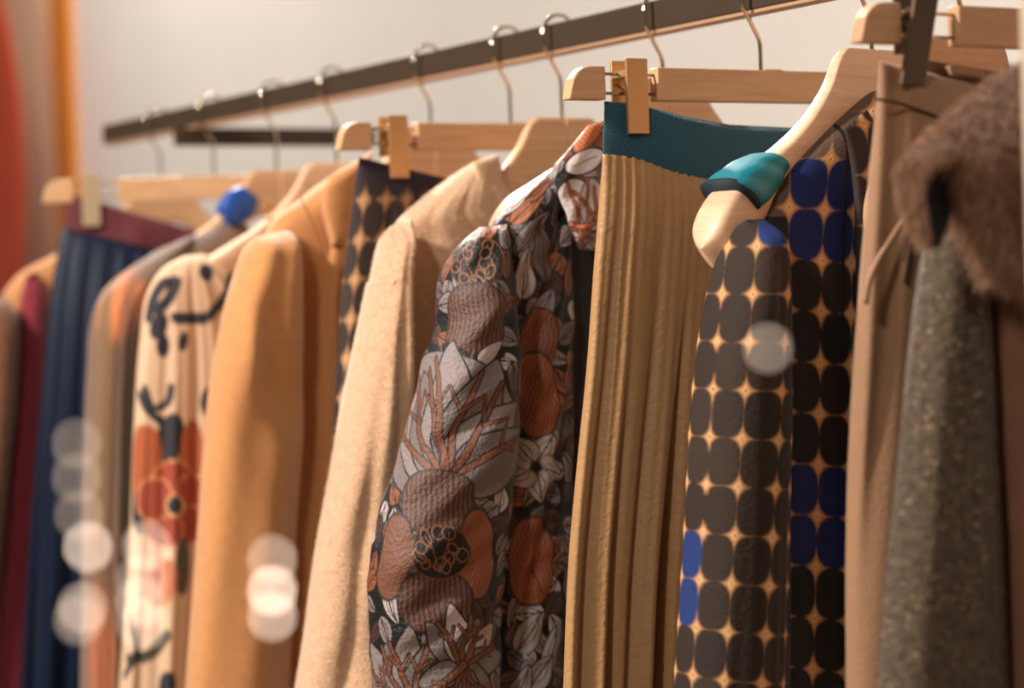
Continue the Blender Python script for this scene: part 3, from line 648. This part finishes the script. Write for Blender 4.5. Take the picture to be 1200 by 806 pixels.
# 9 pleated skirt
F = Fs[9]; g = garment('pleated_skirt', 'pleated tan leather-look skirt with a ribbed teal waistband', 'skirt', F, 0.95)
def teal_knit():
    m = mat('teal_rib_knit', (10, 66, 84), rough=0.8, sheen=.2); nt = m.node_tree; N = nt.nodes; L = nt.links; b = N['Principled BSDF']
    tc = N.new('ShaderNodeTexCoord'); sp = N.new('ShaderNodeSeparateXYZ'); L.new(tc.outputs['UV'], sp.inputs[0])
    def sine(sock, k):
        a = N.new('ShaderNodeMath'); a.operation = 'MULTIPLY'; a.inputs[1].default_value = k; L.new(sock, a.inputs[0])
        s = N.new('ShaderNodeMath'); s.operation = 'SINE'; L.new(a.outputs[0], s.inputs[0]); return s
    sx = sine(sp.outputs[0], 2*math.pi/0.0030); sy = sine(sp.outputs[1], 2*math.pi/0.0034)
    mu = N.new('ShaderNodeMath'); mu.operation = 'MULTIPLY'; L.new(sx.outputs[0], mu.inputs[0]); L.new(sy.outputs[0], mu.inputs[1])
    bp = N.new('ShaderNodeBump'); bp.inputs['Strength'].default_value = .9; bp.inputs['Distance'].default_value = .0006; L.new(mu.outputs[0], bp.inputs['Height']); L.new(bp.outputs[0], b.inputs['Normal'])
    g = N.new('ShaderNodeMath'); g.operation = 'GREATER_THAN'; g.inputs[1].default_value = .55; L.new(mu.outputs[0], g.inputs[0])
    k = N.new('ShaderNodeMix'); k.data_type = 'RGBA'; L.new(g.outputs[0], k.inputs[0]); k.inputs[6].default_value = (*lin((12, 70, 88)), 1); k.inputs[7].default_value = (*lin((52, 132, 146)), 1)
    L.new(k.outputs[2], b.inputs['Base Color']); return m
tk = teal_knit()
def band_bow(a, r): return 0.010 * (np.sin(np.clip(a / .95, 0, 1) * math.pi) ** 1.5) - 0.003 * np.exp(-((a - .12) / .08) ** 2)
loft('waistband', F, [(708, 119, 1000, 154, .005), (708, 135, 1000, 172, .006), (707, 160, 998, 200, .006), (707, 182, 996, 232, .005)], tk, g, M=60, nf=150, nb=40, cap=(0.06, 0.0), capf=.4, vb=band_bow,
     fold=lambda a, r, X, Y: 0.010 * np.sin(a * math.pi * 1.2) + .002*np.sin(a*9), w=0.0)
tanm = mat('tan_leatherette', (176, 132, 86), rough=0.48, spec=0.4, bump=(190, .45, (1, 1, 1)), var=.05, vscale=60, coat=.08)
pleat_c = [(.03, .9), (.10, 1), (.155, .7), (.215, 1.1), (.275, .8), (.36, 1.2), (.42, .8), (.50, 1), (.58, 1.1), (.66, .9), (.74, 1), (.82, 1.1), (.9, 1)]
def pleats(a, r, X, Y):
    k = np.clip(r, 0, 1) ** 0.8; W2 = 2 * math.pi
    z = 0.62 * np.sin(W2 * (6.8 * a + 0.5 * np.sin(5 * a + .4)) + .6 * np.sin(2.2 * r)) + 0.36 * np.sin(W2 * 13.1 * a + 1.1 + .5 * np.sin(3 * r + a * 5)) + 0.20 * (1 - .6 * r) * np.sin(W2 * 29 * a + 2 + .8 * r)
    am = 0.62 + 0.55 * np.sin(11 * a + .9) * np.sin(4.3 * a + .3) + .15 * np.sin(37 * a)
    rr = np.clip((r - .12) / .6, 0, 1)
    deep = -0.030 * np.exp(-((a - .285) / .018) ** 2) * rr - 0.016 * np.exp(-((a - .125) / .02) ** 2) * rr - 0.030 * (1 / (1 + np.exp(-(a - .455 + .02 * r) / .008))) * rr
    return deep + (0.0170 * k) * z * am + 0.0006 * np.sin(a * 210 + r * 5) * (1 - r) ** 2 + 0.010 * np.sin(a * math.pi * 1.2) * (1 - r)
# top edge follows the band's bow
def skirt_rows():
    return [(707, 181, 996, 230, .006), (706, 196, 998, 240, .009), (703, 240, 1002, 275, .014), (697, 310, 1006, 330, .015), (689, 420, 1004, 420, .016), (676, 550, 1000, 550, .017), (667, 650, 995, 650, .018), (660, 806, 990, 806, .018), (650, FL, 990, FL, .02)]
loft('skirt_panel', F, skirt_rows(), tanm, g, M=260, nf=420, nb=120, fold=pleats, cap=(0, 0), e=.6, vb=lambda a, r: band_bow(a, r) * (1 - r))

# 10 dotted coat and its teal strap
F = Fs[10]; g = garment('dotted_coat', 'coat printed with dark brown and navy ovals on tan, right of the pleated skirt', 'coat', F, 0.95)
m10 = mat('oval_print', attr=True, rough=0.8, spec=.25, bump=(220, .4))
DK = [(62, 48, 40), (48, 40, 38), (74, 56, 44), (56, 44, 38)]
def p10b(X, Y):
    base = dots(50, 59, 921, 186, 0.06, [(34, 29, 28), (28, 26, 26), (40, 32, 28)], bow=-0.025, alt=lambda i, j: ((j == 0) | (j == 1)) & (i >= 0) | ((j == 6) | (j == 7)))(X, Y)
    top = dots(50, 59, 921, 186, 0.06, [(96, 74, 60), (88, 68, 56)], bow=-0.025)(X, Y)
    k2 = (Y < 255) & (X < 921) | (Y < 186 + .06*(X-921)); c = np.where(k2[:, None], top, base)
    q = Paint(X, Y, (0, 0, 0)); q.C = c; q.line([(966, 140), (985, 158), (998, 200), (1004, 300), (1000, 420)], 5, (26, 20, 18)); return q.C
def p10s(X, Y):
    return dots(46, 56, 840, 288, 0.02, [(50, 38, 30), (44, 34, 28), (56, 42, 33)], bow=-0.075, tan=(184, 130, 86), p=2.8, r=.515, alt=lambda i, j: ((i == -1) & ((j == 6) | (j == 7))) | ((i == 1) & (j == -1)), altc=(34, 52, 104))(X, Y)
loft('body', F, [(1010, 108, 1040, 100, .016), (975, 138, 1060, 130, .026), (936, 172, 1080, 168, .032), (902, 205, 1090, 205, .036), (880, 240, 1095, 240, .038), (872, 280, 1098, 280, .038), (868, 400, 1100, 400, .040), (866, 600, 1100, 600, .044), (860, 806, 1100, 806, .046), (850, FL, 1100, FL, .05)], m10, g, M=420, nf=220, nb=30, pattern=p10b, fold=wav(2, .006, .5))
loft('sleeve', F, [(872, 258, 898, 256, .012), (860, 276, 908, 278, .028), (850, 310, 912, 312, .034), (841, 350, 912, 350, .038), (830, 420, 912, 420, .040), (823, 500, 911, 500, .042), (818, 600, 909, 600, .042), (812, 700, 909, 700, .042), (805, 806, 908, 806, .042), (795, FL, 905, FL, .036)], m10, g, M=420, nf=150, nb=110, pattern=p10s, fold=wav(2, .003, 1), w=0.03)
loft('lapel', F, [(990, 150, 1016, 128, .004), (998, 190, 1040, 180, .007), (1004, 260, 1040, 260, .007), (1004, 400, 1036, 400, .007), (1000, 560, 1032, 560, .006), (996, 806, 1026, 806, .006)], m10, g, M=240, nf=60, nb=10, pattern=dots(46, 59, 975, 150, -.1, [(58, 46, 42), (48, 40, 38)]), w=0.050)
st = garment('teal_strap', 'teal satin strap looped round the bulbous end of the pale wooden hanger', 'strap', F, 0.3)
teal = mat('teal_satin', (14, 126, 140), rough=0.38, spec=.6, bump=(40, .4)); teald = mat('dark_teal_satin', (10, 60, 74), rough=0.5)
so, sod = loft('strap_loop', F, [(890, 179, 910, 202, .020), (878, 184, 902, 214, .022), (862, 194, 892, 230, .024), (850, 203, 880, 242, .0245), (840, 211, 872, 250, .024)], teal, st, M=50, nf=50, nb=50, cap=(0, 0), e=.5, w=0.0, fit=False, fold=lambda a, r, X, Y: .0012*np.sin(r*14 + a*4))
loft('strap_edge', F, [(842, 209, 874, 248, .0248), (838, 212, 870, 251, .0248)], mat('black_binding', (14, 34, 38), rough=.7), st, M=6, nf=40, nb=40, cap=(0, 0), e=.5, w=0.0, fit=False)
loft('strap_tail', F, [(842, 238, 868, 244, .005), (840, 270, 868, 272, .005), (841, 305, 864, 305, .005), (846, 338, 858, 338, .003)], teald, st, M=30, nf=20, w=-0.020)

# 11 khaki trousers
F = Fs[11]; g = garment('khaki_trousers', 'khaki cotton trousers with a slanted pocket hanging from the shaded clip', 'trousers', F, 0.95)
kh = mat('khaki_twill', (150, 108, 74), rough=0.7, sheen=.2, var=.05, bump=(300, .3))
khi = mat('khaki_inner', (120, 84, 56), rough=.8)
def kf(a, r, X, Y): return 0.004*np.sin(a*9 + 1) + 0.010 * np.exp(-((X - 1010 + .05*(Y-200)) / 8) ** 2) * (Y > 120) - .006*np.exp(-((X-1034+.08*(Y-200))/9)**2)
loft('trouser_leg', F, [(1030, 70, 1260, 128, .008), (1028, 110, 1262, 165, .013), (1022, 180, 1265, 210, .018), (1014, 260, 1268, 270, .022), (1006, 350, 1268, 350, .024), (1000, 450, 1266, 450, .026), (997, 600, 1260, 600, .028), (995, 806, 1250, 806, .03), (990, FL, 1240, FL, .03)], kh, g, M=160, nf=140, fold=kf, cap=(.012, 0))
loft('back_waistband', F, [(1060, 66, 1300, 106, .003), (1060, 76, 1300, 118, .004), (1060, 100, 1300, 145, .004)], khi, g, M=14, nf=40, w=-0.012, cap=(.2, .1))
def surf(F, pts, w): return [tuple(F.P(*F.uv(x, y, w), w)) for x, y in pts]
thd = mat('brown_thread')
tube('waist_seam', surf(F, ((1026, 116), (1050, 120), (1080, 130), (1115, 142), (1160, 156)), .0145), 0.0011, mat('dark_seam', (70, 44, 26), rough=.9), g, n=6, M=30)
tube('pocket_welt', surf(F, ((1064, 250), (1045, 280), (1028, 308), (1018, 332), (1014, 356)), .0245), 0.0022, kh, g, n=8, M=30)
prism('belt_loop', F, [F.uv(*q) for q in ((1117, 76), (1150, 81), (1150, 92), (1118, 88))], -.010, .004, kh, g, .0008)
tube('front_crease', surf(F, ((1108, 146), (1082, 215), (1066, 290), (1060, 330)), .022), 0.0016, mat('dark_seam'), g, n=6, M=30)

# 12 fur-collared coat
F = Fs[12]; g = garment('fur_collared_coat', 'grey glittery tweed coat with a shaggy brown fur collar at the right edge', 'coat', F, 0.95)
tw = mat('grey_tweed', (82, 67, 52), rough=.95, spec=.2, var=.5, vscale=170, bump=(260, 1.0), glit=1, sheen=.2)
nvl = mat('navy_lining', (24, 28, 36), rough=.8); fb = mat('brown_fabric', (120, 80, 58), rough=.9, var=.1)
furm = mat('fur_skin', (84, 56, 40), rough=.95, var=.3, vscale=60); furh = mat('fur_hair', (156, 112, 80), rough=.7, sheen=.3)
loft('lining', F, [(1110, 190, 1200, 170, .01), (1094, 260, 1300, 240, .03), (1084, 400, 1320, 400, .034), (1070, 600, 1330, 600, .036), (1058, 806, 1330, 806, .04), (1045, FL, 1330, FL, .04)], nvl, g, M=60, nf=50)
t12, td12 = loft('tweed_front', F, [(1104, 205, 1128, 200, .008), (1094, 260, 1140, 262, .018), (1084, 320, 1148, 325, .024), (1073, 400, 1155, 400, .026), (1060, 520, 1160, 520, .028), (1046, 660, 1166, 660, .03), (1034, 806, 1172, 806, .03), (1015, FL, 1180, FL, .03)], tw, g, M=140, nf=80, w=0.030, fold=wav(2, .004))
loft('facing', F, [(1168, 330, 1230, 325, .008), (1166, 380, 1280, 380, .02), (1170, 500, 1300, 500, .026), (1178, 650, 1300, 650, .028), (1184, 806, 1300, 806, .03), (1188, FL, 1300, FL, .03)], fb, g, M=50, nf=40, w=0.046)
c12, cd12 = loft('fur_collar', F, [(1190, 88, 1230, 70, .016), (1150, 118, 1270, 110, .026), (1112, 150, 1290, 170, .032), (1090, 172, 1290, 220, .036), (1106, 200, 1290, 262, .034), (1124, 236, 1290, 300, .030), (1148, 280, 1290, 330, .026), (1160, 320, 1290, 370, .02)], furm, g, M=110, nf=90, w=0.075, cap=(.06, .1), fold=wav(3, .006))
f12, fd12 = loft('collar_fold', F, [(1090, 168, 1112, 162, .010), (1066, 186, 1120, 182, .016), (1060, 204, 1076, 200, .012), (1061, 225, 1073, 225, .009), (1068, 255, 1078, 255, .007), (1080, 290, 1087, 290, .004)], furm, g, M=60, nf=40, w=0.082, cap=(.1, .1))
loft('collar_lining', F, [(1072, 184, 1116, 180, .004), (1070, 204, 1116, 204, .008), (1076, 250, 1112, 250, .008), (1084, 288, 1100, 290, .004)], nvl, g, M=30, nf=20, w=0.070)
fuzz('collar_hair', cd12, furh, c12, n=34000, length=0.011, wid=0.00035, down=.5, jit=.4)
fuzz('fold_hair', fd12, furh, f12, n=5000, length=0.004, wid=0.0003, down=.5, jit=.35)

# ------------------------------------------------------------------ window reflections, built as added glowing beads close to the lens
ZB = 0.59
def reflection_dot(x, y, label, k=1.0, e=1.0):
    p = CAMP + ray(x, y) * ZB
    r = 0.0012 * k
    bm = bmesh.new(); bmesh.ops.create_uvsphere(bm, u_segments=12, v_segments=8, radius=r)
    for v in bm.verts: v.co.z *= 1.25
    me = bpy.data.meshes.new('window_reflection_dot'); bm.to_mesh(me); bm.free()
    me.materials.append(mat('warm_white_reflection_%d' % int(e * 100), (255, 228, 204), emit=14 * e))
    o = bpy.data.objects.new('window_reflection_dot', me); C.objects.link(o); o.location = p
    o['label'] = label; o['category'] = 'light bulb'; o['group'] = 'small window reflections in the foreground'  # no real bulbs: added glowing beads stand in for window reflections
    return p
if True:
    reflection_dot(900, 408, 'faint out-of-focus light disc over the dotted coat', e=.35)
    reflection_dot(319, 656, 'uppermost out-of-focus light disc on the camel coat sleeve', e=.55)
    reflection_dot(319, 692, 'brightest out-of-focus light disc on the camel coat sleeve', e=1.3)
    reflection_dot(319, 722, 'lowest out-of-focus light disc on the camel coat sleeve', e=.8)
    reflection_dot(103, 641, 'brightest out-of-focus light disc beside the navy skirt', e=.9)
    reflection_dot(97, 712, 'out-of-focus light disc low over the mottled coat', e=.5)
    reflection_dot(92, 727, 'lowest out-of-focus light disc beside the navy skirt', e=.35)
    reflection_dot(90, 520, 'topmost out-of-focus light disc over the navy skirt', e=.25)
    reflection_dot(90, 560, 'second out-of-focus light disc from the top over the navy skirt', e=.25)
    reflection_dot(93, 603, 'third out-of-focus light disc from the top over the navy skirt', e=.25)
    reflection_dot(172, 640, 'uppermost out-of-focus light disc on the printed dress', e=.6)
    reflection_dot(166, 680, 'second out-of-focus light disc on the printed dress', e=.4)
    reflection_dot(165, 705, 'third out-of-focus light disc on the printed dress', e=.6)
    reflection_dot(167, 732, 'lowest out-of-focus light disc on the printed dress', e=.5)
